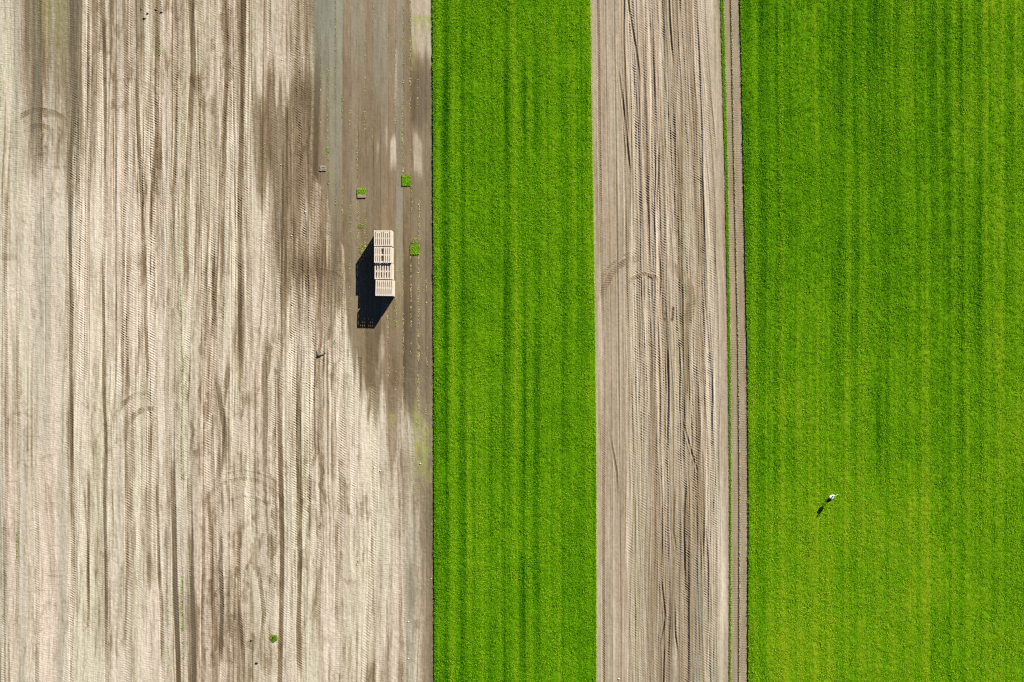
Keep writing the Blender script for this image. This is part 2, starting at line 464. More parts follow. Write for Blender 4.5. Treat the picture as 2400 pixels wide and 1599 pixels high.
    # general clod relief
    Z += .004 * np.sin(2 * np.pi * (V - .25 * U + 9 * vn(U, V, 26, 60, 95)) / 5.2) * ss(.3, .6, vn(W, V, 14, 240, 96)) * (1 - damp)
    Z += .020 * cn(U, V, 4.2, 5, 81) + .02 * cn(U, V, 40, 120, 83) + .010 * cn(W, V, 7, 200, 85)
    Z += .022 * np.clip(vn(U, V, 4, 4, 87) - .72, 0, 1) * ss(.45, .7, vn(U, V, 60, 90, 88))
    Z *= (1 - .55 * damp * ss(900, 760, V))
    Z += .03 * ss(0, 14, edge) * 0
    Mo = np.clip(Mo, 0.02, .97); Si = np.clip(Si, 0, .85); Gr = np.clip(Gr, 0, .9)
    P3 = np.stack([WX(U), WY(V), Z], -1)
    me = grid_mesh('soil_field', P3, np.stack([Mo, Si, Gr, np.ones_like(Mo)], -1))
    o = link('soil_field', me, M_soil)
    o['kind'] = 'structure'
    return o


# ================================================================ MIDDLE BARE STRIP
def middle_field():
    vv = np.arange(-150, 1750 + ST, ST)
    nu = 300
    L = pl(vv, A_R) - 12; R = pl(vv, B_L) + 12
    s = np.linspace(0, 1, nu)
    U = L[:, None] + (R - L)[:, None] * s[None]
    V = np.repeat(vv[:, None], nu, 1)
    eA = pl(vv, A_R)[:, None]; g = pl(vv, G_L)[:, None]; gw = pl(vv, G_W)[:, None]; rl = pl(vv, R_L)[:, None] ; bl = pl(vv, B_L)[:, None]
    Q = 1398 + (U - eA) / (g - eA) * 312                # straightened coordinate across the strip
    Z = np.zeros_like(U, dtype=f32); Mo = np.zeros_like(Z); Si = np.zeros_like(Z); Gr = np.zeros_like(Z)
    Qc = Q[len(vv) // 2]
    Q2 = Q + 16 * (vn(Q, V, 90, 330, 101) - .5) * ss(1455, 1480, Q); Q3 = Q + 26 * (vn(Q, V, 120, 300, 102) - .5) * ss(1455, 1480, Q)
    Mo += .40 + .10 * cn(Q, V, 26, 900, 111) + .14 * cn(Q2, V, 8, 420, 113) + .16 * cn(Q3, V, 5, 260, 114) + .18 * cn(Q2, V, 2.8, 140, 115) + .08 * cn(Q, V, 60, 220, 116) + .12 * cn(U, V, 3, 4, 118)
    Mo -= .10 * ss(.62, .85, vn(Q3, V, 6, 330, 120))
    Mo -= .10 * ss(1640, 1665, Q) * ss(1708, 1690, Q) * (.5 + 1.2 * (vn(Q, V, 12, 500, 117)))
    low = ss(1080, 1500, V)
    Mo += .16 * low * ss(1500, 1560, Q) * ss(1665, 1640, Q); Si += .16 * low * ss(1500, 1560, Q) * ss(1665, 1640, Q)
    Si += .55 * ss(1612, 1622, Q) * ss(1652, 1640, Q) * ss(.42, .62, vn(Q, V, 7, 120, 119)) * ss(1230, 1330, V)
    Si += .6 * np.exp(-(((Q - 1640) / 10) ** 2 + ((V - 1437) / 26) ** 2)) + .35 * np.exp(-(((Q - 1672) / 9) ** 2 + ((V - 1575) / 34) ** 2))
    Mo -= .12 * ss(1622, 1632, Q) * ss(1648, 1640, Q) * ss(1240, 1330, V)
    Mo -= .10 * ss(1685, 1692, Q) * ss(1706, 1700, Q) * ss(1270, 1310, V) * ss(1480, 1440, V)
    rng = np.random.default_rng(21)
    # long straight drill lines on the west side
    for i, (q, hw, dp, lg, dk) in enumerate(((1415, 3.2, .022, .016, .16), (1434, 1.2, .014, 0, .14), (1453, 1.5, .034, .004, .24), (1464, 1.0, .008, 0, .06),
                                             (1474, 2.4, .012, .010, .08), (1490, 1.3, .020, 0, .14))):
        c = q + wob(vv, 2.2, 400, 4000 + i)
        track(Z, Mo, Q, V, Qc, c, hw, dp, lg, dk, .9, 5.6, None, 4100 + i * 9, .010)
    for i in range(110):
        u0 = 1474 + 206 * (i + rng.random()) / 110
        dr = (rng.random() - .35) * 46
        c = u0 + dr * (vv / 1600 - .5) + wob(vv, 18, 480, 4300 + i * 5) + wob(vv, 2, 150, 4302 + i * 5)
        a0 = rng.random() * 1300 - 500; a1 = a0 + 500 + rng.random() * 1500
        va = ss(a0, a0 + 120, vv) * ss(a1, a1 - 120, vv) * ss(1692, 1680, c) * ss(1462, 1474, c)
        track(Z, Mo, Q, V, Qc, c, 4 + 4 * rng.random(), .006 + .012 * rng.random(), .003 + .007 * rng.random() ** 1.5, .13 * (rng.random() - .45),
              .55 + .3 * rng.random(), 5.2 + 1.6 * rng.random(), va, 4800 + i * 13, .011)
    # deep ruts with shadowed edges
    ruts = [([(-150, 1466), (0, 1488), (110, 1504), (200, 1512)], .06), ([(-150, 1478), (60, 1478), (200, 1480), (330, 1484)], .04), ([(150, 1462), (260, 1474), (420, 1486)], .05),
            ([(-150, 1580), (60, 1588), (160, 1594)], .05), ([(560, 1548), (660, 1553), (720, 1550)], .04), ([(800, 1570), (960, 1566), (1060, 1563)], .05),
            ([(1130, 1606), (1260, 1604), (1400, 1607)], .06), ([(1130, 1580), (1250, 1580), (1300, 1586)], .05), ([(1330, 1549), (1450, 1560), (1530, 1541)], .04),
            ([(1400, 1582), (1480, 1583), (1540, 1588)], .07), ([(1490, 1558), (1560, 1555), (1700, 1552)], .08), ([(1200, 1650), (1420, 1650)], .03), ([(640, 1400 + 115), (720, 1512)], .03),
            ([(300, 1560), (380, 1552), (520, 1547)], .03), ([(980, 1600), (1120, 1640)], .03), ([(1010, 1430), (1110, 1446), (1180, 1452)], .035)]
    for i, (pts, dp) in enumerate(ruts):
        p = np.array(pts, float)
        va = ss(p[0, 0] - 10, p[0, 0] + 60, vv) * ss(p[-1, 0] + 10, p[-1, 0] - 60, vv)
        c = np.interp(vv, p[:, 0], p[:, 1]) + wob(vv, 2.0, 90, 5400 + i)
        track(Z, Mo, Q, V, Qc, c, 2.4, dp, .006, .24, .7, 5.5, va, 5500 + 7 * i, .03)
    for (cx, cy, r, hw, a0, a1, dk) in ((1519, 706, 104, 7, 176, 272, .16), (1519, 706, 104, 10, 292, 395, .20), (1514, 688, 45, 4, 178, 350, .18), (1519, 706, 118, 3, 180, 268, .10)):
        ring(Z, Mo, Q + (1396 - 1398), V, cx, cy, r, hw, a0, a1, .014, dk, 6.0)
    for (cu, cv, a, bb, dp) in ((1576, 738, 2.6, 11, .10), (1574, 750, 2.2, 5, .08), (1577, 725, 2.5, 4, .07), (1557, 750, 2.0, 5, .07), (1558, 736, 1.6, 5, .05)):
        w = np.exp(-(((U - cu) / a) ** 2 + ((V - cv) / bb) ** 2))
        Z -= dp * w; Mo += .5 * w
    Z += .012 * cn(U, V, 5, 7, 121) + .008 * cn(Q, V, 6, 160, 123)
    # east lanes: lifted lane, then a step up to the outer lane by the standing turf
    lane1 = ss(0, 1.5, U - (g + gw))
    flat = lane1
    zc = .007 * cn(U, V, 5, 6, 131) + .006 * np.sin(2 * np.pi * V / 5.6 + 2 * n1(vv, 60, 135)[:, None]) * ss(.35, .7, vn(U, V, 30, 90, 133))
    Z = Z * (1 - flat) + flat * zc
    Mo = Mo * (1 - flat) + flat * (.48 + .10 * cn(U, V, 30, 120, 137) + .10 * cn(U, V, 5, 60, 139))
    Si *= (1 - flat)
    step = ss(-.7, .7, U - rl - wob(vv, .9, 60, 141)[:, None])
    Z += step * .055
    w2 = np.exp(-((U - rl - 4.6) / 2.3) ** 2)
    Z += w2 * (.014 * np.sin(2 * np.pi * (V - .75 * (U - rl)) / 5.6))
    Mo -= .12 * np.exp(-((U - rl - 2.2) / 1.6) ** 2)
    Gr += .45 * np.exp(-((U - rl - 1.6) / 1.2) ** 2) * ss(.2, .6, vn(U, V, 20, 70, 143))
    Mo += .35 * np.exp(-((U - rl + 1.2) / 1.5) ** 2)  # shadow line at the foot of the step, painted into the soil colour
    Gr += .35 * np.exp(-((U - g - gw - .8) / 1.2) ** 2)
    Gr += .30 * np.exp(-((U - eA - .5) / 1.3) ** 2)
    Mo = np.clip(Mo, .03, .97); Si = np.clip(Si, 0, .8); Gr = np.clip(Gr, 0, .9)
    me = grid_mesh('soil_strip', np.stack([WX(U), WY(V), Z], -1), np.stack([Mo, Si, Gr, np.ones_like(Mo)], -1))
    o = link('soil_strip', me, M_soil); o['kind'] = 'structure'
    return o


# ================================================================ STANDING TURF
DK = np.array([.031, .140, .002]); MD = np.array([.130, .335, .003]); YL = np.array([.285, .415, .012])


def turf_rgb(t):
    t = np.clip(t, 0, 1)[..., None]
    a = np.clip(t * 2, 0, 1); b = np.clip(t * 2 - 1, 0, 1)
    return (DK + (MD - DK) * a) + (YL - MD) * b


def tone_A(U, V):
    W = U + 5 * (vn(U, V, 120, 300, 201) - .5)
    t = .50 + .28 * cn(W, V, 15, 1500, 203) + .38 * cn(W, V, 5, 900, 205) + .08 * np.sin(2 * np.pi * (W - 1018) / 35.5) + .28 * cn(U, V, 60, 70, 207) + .25 * cn(U, V, 16, 22, 209)
    for (u, w, a) in ((1022, 6, -.10), (1046, 5, -.20), (1062, 6, .20), (1096, 5, -.14), (1120, 7, .06), (1184, 5, -.26), (1196, 5, -.12), (1212, 7, .20), (1229, 4.5, -.36), (1241, 5, .16),
                      (1258, 5, -.16), (1320, 4, -.16), (1334, 8, .10), (1374, 6, -.16), (1150, 8, .06), (1290, 8, .06)):
        t += a * np.exp(-((W - u) / w) ** 2) * 1.25 * ss(.25, .85, vn(W * 0 + u, V, 10, 230, 211)) * .8
    t -= .10 * ss(700, 1050, V) * ss(1100, 1040, U)
    t += .05 * ss(300, 0, V)
    return t


def tone_B(U, V):
    W = U + 7 * (vn(U, V, 160, 400, 221) - .5)
    t = .49 + .34 * cn(W, V, 18, 1500, 223) + .56 * cn(W, V, 6, 1100, 225) + .09 * np.sin(2 * np.pi * (W - 1760) / 36) + .26 * cn(U, V, 70, 90, 227) + .25 * cn(U, V, 16, 22, 229)
    for (u, w, a) in ((1790, 8, -.16), (1865, 7, .20), (1806, 5, -.08), (1950, 6, -.12), (2053, 8, -.30), (2118, 5, -.18), (2095, 14, .12), (2290, 14, -.16), (1930, 8, .08), (2330, 10, .14), (2210, 12, .06)):
        t += a * np.exp(-((W - u - .006 * (V - 400)) / w) ** 2) * 1.3 * ss(.2, .85, vn(W * 0 + u, V, 10, 260, 231))
    d = np.exp(-(((U - 2090) / 230) ** 2 + ((V - 1480) / 420) ** 2)) + .8 * np.exp(-(((U - 1860) / 120) ** 2 + ((V - 1400) / 520) ** 2))
    t += .20 * d
    t += .10 * ss(2250, 2400, U)
    t -= .07 * ss(1800, 1750, U)
    t += .10 * ss(.55, .8, vn(U, V, 90, 150, 233))
    return t


def turf_slab(name, Lp, Rp, z0, tone, nu, seed, v0=-150, v1=1750, st=1.9):
    vv = np.arange(v0, v1 + st, st)
    L = pl(vv, Lp) + wob(vv, .3, 9, seed) + wob(vv, .5, 70, seed + 2); R = pl(vv, Rp) + wob(vv, .3, 9, seed + 1) + wob(vv, .5, 70, seed + 3)
    s = np.concatenate([[0, .00001], np.linspace(.0008, .9992, nu), [.99999, 1]])
    U = L[:, None] + (R - L)[:, None] * s[None]
    V = np.repeat(vv[:, None], len(s), 1)
    t = tone(U, V)
    Z = z0 + .045 * cn(U, V, 5.2, 5.2, seed + 5) + .05 * cn(U, V, 9.5, 9.5, seed + 7) + .035 * cn(U, V, 24, 30, seed + 9) + .045 * (t - .5)
    rgb = turf_rgb(t + .18 * cn(U, V, 5, 5, seed + 11) - .12) * .66  # mat darkened under the blades: shade in the gaps put into its colour
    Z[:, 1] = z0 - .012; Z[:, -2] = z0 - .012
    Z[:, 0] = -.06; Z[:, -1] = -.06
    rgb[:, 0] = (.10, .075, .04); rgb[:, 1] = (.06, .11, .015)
    rgb[:, -1] = (.30, .24, .15); rgb[:, -2] = (.34, .36, .12)  # sunlit right wall painted paler than the left, light put into its colour
    a = np.concatenate([rgb, np.ones(rgb.shape[:2] + (1,))], -1)
    me = grid_mesh(name, np.stack([WX(U), WY(V), Z], -1), a, 'tint')
    o = link(name, me, M_turf)
    return o


def blades(name, u, v, z, length, width, rgb, seed, flat=.25, steep=1.25, lean=None):
    """one small triangle per leaf, scattered over the given points"""
    rng = np.random.default_rng(seed)
    n = len(u)
    az = rng.random(n) * 2 * np.pi
    el = flat + (steep - flat) * rng.random(n)
    l = length * (.6 + .8 * rng.random(n)); w = width * (.6 + .8 * rng.random(n))
    x = WX(u); y = WY(v)
    dx, dy = np.cos(az), np.sin(az)
    base = np.stack([x, y, z], -1)
    side = np.stack([-dy * w, dx * w, np.zeros(n)], -1) * .5
    h = l * np.cos(el)
    tip = base + np.stack([dx * h, dy * h, l * np.sin(el)], -1)
    P = np.stack([base - side, base + side, tip], 1).reshape(-1, 3)
    me = bpy.data.meshes.new(name)
    me.vertices.add(3 * n); me.vertices.foreach_set('co', P.reshape(-1).astype(f32))
    me.loops.add(3 * n); me.loops.foreach_set('vertex_index', np.arange(3 * n, dtype=np.int32))
    me.polygons.add(n); me.polygons.foreach_set('loop_start', np.arange(0, 3 * n, 3, dtype=np.int32))
    me.update(calc_edges=True)
    c = np.concatenate([np.clip(rgb, 0, 1), np.ones((n, 1))], -1)
    a = me.attributes.new('tint', 'FLOAT_COLOR', 'POINT')
    a.data.foreach_set('color', np.repeat(c, 3, 0).reshape(-1).astype(f32))
    return link(name, me, M_blade)


def scatter_grass(Lp, Rp, z0, tone, n, seed, name, v0=-60, v1=1660, umax=None):
    rng = np.random.default_rng(seed)
    v = v0 + (v1 - v0) * rng.random(n)
    L = pl(v, Lp); R = pl(v, Rp)
    if umax is not None: R = np.minimum(R, umax)
    u = L - .3 + (R - L + .6) * rng.random(n)
    t = tone(u, v)
    keep = rng.random(n) < .1 + 1.2 * ss(.2, .75, vn(u, v, 4.4, 4.4, seed + 1))
    u, v, t = u[keep], v[keep], t[keep]
    rgb = turf_rgb(t + .26 * (rng.random(len(u)) - .5) + .22 * cn(u, v, 6, 6, seed + 2))
    rgb *= (1.12 + .34 * (rng.random(len(u)) - .5))[:, None]
    z = z0 - .005 + .03 * rng.random(len(u))
    return blades(name, u, v, z, .085, .024, rgb, seed + 5)


left_field()
middle_field()
B_R = [(-200, 2570), (1800, 2570)]
o = turf_slab('turf_field', A_L, A_R, .095, tone_A, 210, 301); o['kind'] = 'structure'
o = turf_slab('turf_field', B_L, B_R, .140, tone_B, 440, 321); o['kind'] = 'structure'
gA = scatter_grass(A_L, A_R, .095, tone_A, 520000, 401, 'grass')
tag(gA, 'short bright green grass of the narrow middle turf strip between two bare strips', 'grass', None, 'stuff')
gB = scatter_grass(B_L, B_R, .140, tone_B, 900000, 411, 'grass', umax=2440)
tag(gB, 'short bright green grass of the wide turf field on the right', 'grass', None, 'stuff')


# uncut sliver of turf left between two lifted lanes
def tone_G(U, V): return .55 + .5 * cn(U, V, 4, 30, 341)
G_R = [(v, pl(np.array([v]), G_L)[0] + pl(np.array([v]), G_W)[0]) for v in range(-200, 1801, 100)]
o = turf_slab('grass_strip', G_L, G_R, .03, tone_G, 7, 351, st=2.2)
tag(o, 'thin uncut line of green turf left between two bare lanes', 'grass strip', None, 'stuff')


# loose leaves and straw along the lane joints
def lines_of_grass():
    rng = np.random.default_rng(77)
    GREEN = np.array([.14, .33, .010]); LIME = np.array([.30, .36, .07]); STRAW = np.array([.52, .48, .24])
    us, vs, cs = [], [], []
    def add(u, v, c, var=.25):
        n = len(u)
        us.append(u); vs.append(v)
        cs.append(c * (1 + var * (rng.random((n, 1)) * 2 - 1)))
    def line(u, v0, v1, dens, mixg, w=.8, gap=.45):
        n = int((v1 - v0) * dens)
        v = v0 + (v1 - v0) * rng.random(n)
        k = vn(v * 0 + u, v, 10, 9, int(u) * 3 + int(v0) % 50) > gap * rng.random(n) + .25
        v = v[k]; n = len(v)
        g = rng.random(n) < mixg
        uu = u + w * rng.normal(size=n) + .8 * np.sin(v / 60)
        c = np.where(g[:, None], np.where(rng.random((n, 1)) < .5, GREEN, LIME), STRAW)
        add(uu, v, c)
    for a in ((769, 150, 330, 2.5, .4, .8), (769.5, 325, 432, 22, .82, 1.3), (752, 70, 300, 1.6, .3, .6), (735, -60, 330, 2.2, .55, .8), (786, 418, 482, 4, .8, .8), (786, 0, 120, 2, .7, .8), (786, 150, 240, 1.5, .8, .6),
              (803, 222, 278, 3.5, .6, .8), (803, 430, 525, 3.5, .4, .7), (803, 560, 780, 1.2, .2, .7), (821, 255, 312, 2.5, .3, .6), (838, 265, 330, 2.2, .3, .6), (838, 340, 430, 3.2, .55, .8), (839, 455, 640, 2.6, .4, .9),
              (821, 480, 740, 1.6, .25, .6), (856, 90, 310, 2.2, .2, .6), (874, 0, 60, 2, .5, .6), (874, 300, 340, 1.8, .3, .6), (909, 60, 100, 2.4, .6, .6), (927, 90, 290, 3.0, .1, .9), (945, 0, 120, 2.2, .1, .7), (945, 120, 290, 1.4, .2, .6),
              (945, 285, 410, 4.5, .35, .9), (962, -60, 260, 4, .3, .9), (963, 345, 400, 2, .4, .8), (964, 432, 500, 5, .7, 1.0), (980, 185, 245, 2.6, .1, .6), (999, 225, 245, 2, .1, .6), (982, 470, 620, 4.2, .2, .9), (964, 600, 770, 3.2, .2, .8),
              (982, 625, 760, 3, .15, .8), (1000, 655, 730, 3, .1, .7), (927, 615, 700, 3.2, .35, .9), (928, 690, 765, 6, .55, 1.3), (910, 700, 748, 7, .65, 1.6), (909, 748, 800, 2, .2, 1.2), (857, 508, 600, 3.4, .35, .9), (945, 730, 830, 2.4, .15, .7),
              (945, 860, 960, 2, .15, .7), (980.5, 770, 1000, 6, .12, 1.2), (963, 760, 830, 1.6, .3, .7), (1000, 810, 860, 2.6, .1, .7), (999, 950, 1010, 2.2, .3, .9), (927, 870, 930, 2, .15, .7), (911, 790, 900, 1.6, .1, .8), (945, 590, 730, 1.2, .3, .6),
              (425, 300, 760, .9, .85, .7), (425, 640, 830, 3.0, .9, .5), (427, 830, 1130, 2.6, .9, .6), (429, 1330, 1480, 3.4, .9, .7), (430, 1500, 1600, 1.6, .9, .7), (446, 1250, 1400, 1.2, .8, .7), (784, 795, 830, 5, .8, .9), (838, 1290, 1330, 3, .7, .9), (766, 1290, 1340, 1.6, .7, .8),
              (40, 1245, 1310, 4, .7, 1.0), (58, 1260, 1300, 2, .7, .8), (8, 1400, 1460, 2, .7, .8), (2, 150, 420, 1.6, .6, 1.4), (614, 225, 262, 2, .8, 1.0), (621, 335, 385, 3, .7, 2.0), (650, 1480, 1560, 1.2, .9, .6), (395, 1400, 1600, 1.0, .8, .7), (374, 90, 130, 4, .8, 1.0), (428, 100, 420, 1.2, .6, .6), (90, -60, 100, .8, .5, .8), (155, 800, 860, 1.6, .8, .6)):
        line(*a)
    # sunlit turf edges painted as pale blades, plus dead grass along the step
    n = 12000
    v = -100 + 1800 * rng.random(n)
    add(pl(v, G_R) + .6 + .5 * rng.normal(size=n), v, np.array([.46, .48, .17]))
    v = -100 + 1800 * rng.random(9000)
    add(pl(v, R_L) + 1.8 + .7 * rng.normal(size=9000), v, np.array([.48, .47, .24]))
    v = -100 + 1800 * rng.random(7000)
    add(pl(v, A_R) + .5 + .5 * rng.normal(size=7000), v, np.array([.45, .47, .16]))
    v = -100 + 1800 * rng.random(14000)
    add(pl(v, G_L) + pl(v, G_W) * rng.random(14000), v, np.array([.13, .30, .01]), .5)
    u = np.concatenate(us); v = np.concatenate(vs); c = np.concatenate(cs)
    zz = np.where((u > 1400) & (np.abs(u - pl(v, R_L)) < 6), .05, np.where((u > 1600) & (u < pl(v, G_R) - .2), .03, .0))
    o = blades('stubble', u, v, zz, .075, .022, c, 78, .15, 1.1)
    return tag(o, 'thin broken lines of straw and leftover green grass along the cut lanes', 'stubble', None, 'stuff')
lines_of_grass()


# ================================================================ small things on the soil
def tuft(u, v, ru, rv, n, cols, label, seed, name='grass_tuft', hgt=.08, z=0.0, cat='grass tuft'):
    rng = np.random.default_rng(seed)
    a = rng.random(n) * 2 * np.pi; r = np.sqrt(rng.random(n))
    uu = ru * r * np.cos(a); vv = rv * r * np.sin(a)
    c = np.array(cols)[rng.integers(0, len(cols), n)] * (1 + .25 * (rng.random((n, 1)) * 2 - 1))
    o = blades(name, 1200 + uu, 799.5 + vv, np.full(n, z), hgt, .024, c, seed + 1, .3, 1.4)
    o.location = (WX(u), WY(v), 0)
    return tag(o, label, cat)


STRAW = (.50, .46, .20); LIME = (.30, .38, .07); GRN = (.15, .36, .006); DGR = (.05, .16, .004)
tuft(846, 529, 7, 5, 420, [STRAW, LIME, LIME], 'pale lime grass tuft on a brown lane, upper of two left of the pallets', 501)
tuft(850, 583, 7.5, 11, 800, [STRAW, STRAW, LIME], 'straw yellow grass tuft at the edge of the dark pallet shadow', 505)
tuft(972, 565, 9, 7, 700, [STRAW, LIME], 'straw yellow grass patch against the green square right of the pallets', 509)
tuft(636, 1492, 5, 5, 260, [STRAW, LIME], 'olive dried half of the lone tuft low on the pale soil', 513)
tuft(643.5, 1496, 6.5, 6.5, 900, [GRN, GRN, (.10, .26, .006), (.24, .44, .02)], 'lone bright green grass clump low on the pale tracked soil', 517, hgt=.11)


# squares of turf left lying on the lanes
def turf_square(u, v, wu, wv, label, seed, soil_part=None, rz=0.0):
    root = thing('turf_square', label, 'turf piece', (WX(u), WY(v), 0), rz)
    w, h = wu / S, wv / S
    bm = bmesh.new()
    rng = random.Random(seed)
    nx, ny = 9, 9
    top = [[None] * (nx + 1) for _ in range(ny + 1)]; bot = [[None] * (nx + 1) for _ in range(ny + 1)]
    for j in range(ny + 1):
        for i in range(nx + 1):
            ex = .012 * (rng.random() - .5)
            x = -w / 2 + w * i / nx + ex; y = -h / 2 + h * j / ny + ex
            top[j][i] = bm.verts.new((x, y, .045 + .012 * rng.random()))
            bot[j][i] = bm.verts.new((x, y, -.02))
    for j in range(ny):
        for i in range(nx):
            bm.faces.new((top[j][i], top[j][i + 1], top[j + 1][i + 1], top[j + 1][i]))
    for i in range(nx):
        bm.faces.new((bot[0][i], bot[0][i + 1], top[0][i + 1], top[0][i]))
        bm.faces.new((bot[ny][i + 1], bot[ny][i], top[ny][i], top[ny][i + 1]))
    for j in range(ny):
        bm.faces.new((bot[j + 1][0], bot[j][0], top[j][0], top[j + 1][0]))
        bm.faces.new((bot[j][nx], bot[j + 1][nx], top[j + 1][nx], top[j][nx]))
    bm_obj('soil_base', bm, M_sod, root)
    r2 = np.random.default_rng(seed)
    n = 1100
    uu = wu * (r2.random(n) - .5); vv = wv * (r2.random(n) - .5)
    if soil_part: vv = -wv / 2 + wv * (1 - soil_part) * r2.random(n)
    t = .66 + .5 * (r2.random(n) - .5) + .35 * cn(uu, vv, 5, 5, seed)
    rgb = turf_rgb(t)
    if soil_part: rgb = np.where((vv < -wv / 2 + 3)[:, None], np.array(LIME) * 1.1, rgb)
    rgb = rgb * 1.35
    rim = (np.abs(uu) > wu / 2 - 1.3)
    rgb = np.where((rim & (r2.random(n) < .5))[:, None], np.array(LIME), rgb)
    g = blades('grass_top', 1200 + uu, 799.5 + vv, np.full(n, .045), .05, .03, rgb, seed + 3)
    g.parent = root
    if soil_part:
        bm = bmesh.new()
        hh = h * soil_part
        add_box(bm, 0, -h / 2 + hh / 2 - .01, .055, w * .98, hh, .04, 0, .012)
        bmesh.ops.subdivide_edges(bm, edges=bm.edges[:], cuts=3, use_grid_fill=True)
        for vtx in bm.verts:
            vtx.co += Vector((rng.uniform(-1, 1), rng.uniform(-1, 1), rng.uniform(-1, 1))) * .008
        f = bm_obj('folded_flap', bm, M_flap, root)
        f['label'] = 'pale earthy underside folded over'
    return root


turf_square(952.3, 423, 20.5, 25, 'small green turf square right of the pallets, nearest the top of the photo', 601)
turf_square(972.3, 585, 20.5, 23, 'small green turf square with straw behind it, level with the pallets', 605)
turf_square(847.6, 452.5, 20.5, 22, 'small turf square with one end folded over to bare earth, left of the others', 609, .36, .02)


def lump(u, v, sx, sy, sz, mat, name, label, cat, seed, group=None, rz=0.0):
    bm = bmesh.new()
    bmesh.ops.create_icosphere(bm, subdivisions=2, radius=1)
    rng = random.Random(seed)
    for vt in bm.verts:
        k = 1 + .34 * (rng.random() - .5)
        vt.co = Vector((vt.co.x * sx * k, vt.co.y * sy * k, vt.co.z * sz * k + sz * .45))
    o = bm_obj(name, bm, mat, None, False, (WX(u), WY(v), 0))
    o.rotation_euler.z = rz
    return tag(o, label, cat, group)


stones = [(715.5, 497, .07, 'pale stone on brown tracked soil left of the pallets, largest there'), (661, 140, .05, 'pale stone on the dry soil near the top, left of another'),
          (710, 137, .05, 'pale stone on the dry soil near the top, right of another'), (658, 386, .05, 'pale stone beside a dark damp streak of the left field'),
          (683, 553, .055, 'yellowish pale stone on the brown patch below the damp land'), (877, 1096, .055, 'pale stone on dry soil, left of a close pair'),
          (891, 1104, .07, 'bright pale stone of a close pair on the dry soil'), (985, 1087, .06, 'pale stone near the turf edge below the yellow green patch'),
          (1012, 1229, .05, 'pale stone lying hard against the turf edge, upper one'), (1011, 1356, .05, 'pale stone lying hard against the turf edge, lower one'),
          (957, 1458, .06, 'pale stone on the grey wheeling, upper one'), (957, 1544, .06, 'pale stone on the grey wheeling, lower one'),
          (1450.5, 1591, .09, 'largest pale stone, at the foot of the middle bare strip'), (1469, 1224, .05, 'small pale stone alone on the middle bare strip')]
for i, (u, v, r, lb) in enumerate(stones):
    lump(u, v, r * .8, r * .65, r * .55, M_stone, 'stone', lb, 'stone', 40 + i, 'pale stones on the soil')

clods = [(365.5, 22, .10, .035, .05, M_flap, 'dark clod in a wheel track at the top edge, left of another'), (379, 28, .11, .035, .05, M_flap, 'dark clod in a wheel track at the top edge, right of another'),
         (338.5, 43, .12, .03, .045, M_clod, 'thin dark clod on pale soil, lowest near the top edge'), (331.5, 21, .045, .045, .06, M_clod, 'round dark clod on greenish soil at the top edge'),
         (346, 31, .08, .04, .06, M_clod, 'small dark clod between two others at the top edge'), (602, 1553, .10, .05, .08, M_clod, 'dark clod in the damp wheel marks low on the left field'), (590, 1500, .08, .05, .06, M_clod, 'dark clod left of the lone green clump')]
for i, (u, v, a, b, c, m, lb) in enumerate(clods):
    lump(u, v, a, b, c, m, 'soil_clod', lb, 'clod', 90 + i, 'clods of soil', -.15)

# torn scrap of turf turned earth-side up at the edge of the damp land
root = thing('turf_scrap', 'torn brown scrap of upturned turf beside a green sliver of grass', 'turf piece', (WX(757), WY(395), 0))
rng = random.Random(3)
for k in range(3):
    bm = bmesh.new()
    add_box(bm, .02 * rng.uniform(-1, 1), .13 - .13 * k, .015 + .008 * k, .46, .10, .05, rng.uniform(-.12, .12), .02)
    bmesh.ops.subdivide_edges(bm, edges=bm.edges[:], cuts=3, use_grid_fill=True)
    for vt in bm.verts: vt.co += Vector((rng.uniform(-1, 1), rng.uniform(-1, 1), rng.uniform(-1, 1))) * .014
    bm_obj('earth_fold', bm, M_clodp, root)

# dead weed: brown stem, and its curved shadow modelled as a black bent tube
root = thing('weed_shadow', 'brown stalk of a dead weed with its shadow as a black bent strip on pale soil', 'weed_shadow', (WX(744), WY(834), 0))
bm = bmesh.new()
add_tube(bm, [(-.02, .02, .03), (.05, -.03, .05), (.2, .02, .06), (.38, .10, .05), (.52, .17, .04), (.6, .19, .03)], [.05, .055, .03, .026, .02, .012], 7)
bm_obj('shadow_strip', bm, M_weed_shadow, root, True)
bm = bmesh.new()
add_tube(bm, [(.0, .02, .04), (.04, .22, .09), (.06, .40, .12), (.06, .54, .12)], [.022, .02, .02, .014], 6)
bm_obj('stalk', bm, M_stem, root, True)


# ================================================================ PALLETS
PW, PD, PH = 1.20, 1.075, .148      # along x, along y, height


def make_pallet(label, cat_loc, rz, boards, group, wide_last=True):
    root = thing('pallet', label, 'pallet', cat_loc, rz, group)
    bm = bmesh.new()
    for (x0, x1, dz) in boards:
        add_box(bm, (x0 + x1) / 2, 0, PH - .011 + dz, (x1 - x0), PD - .004, .022, random.uniform(-.004, .004), .003)
    bm_obj('top_deck', bm, M_wood, root)
    for y in (-PD / 2 + .05, 0, PD / 2 - .05):
        bm = bmesh.new()
        add_box(bm, 0, y, .113, PW - .01, .095, .022, 0, .003)
        for x in (-PW / 2 + .065, 0, PW / 2 - .065):
            add_box(bm, x, y, .0655, .118, .09, .071, 0, .003)
        bm_obj('stringer', bm, M_wood, root)
    bm = bmesh.new()
    for x in (-PW / 2 + .06, 0, PW / 2 - .06):
        add_box(bm, x, 0, .016, .115, PD - .01, .028, 0, .003)
    bm_obj('bottom_deck', bm, M_wood, root)
    return root


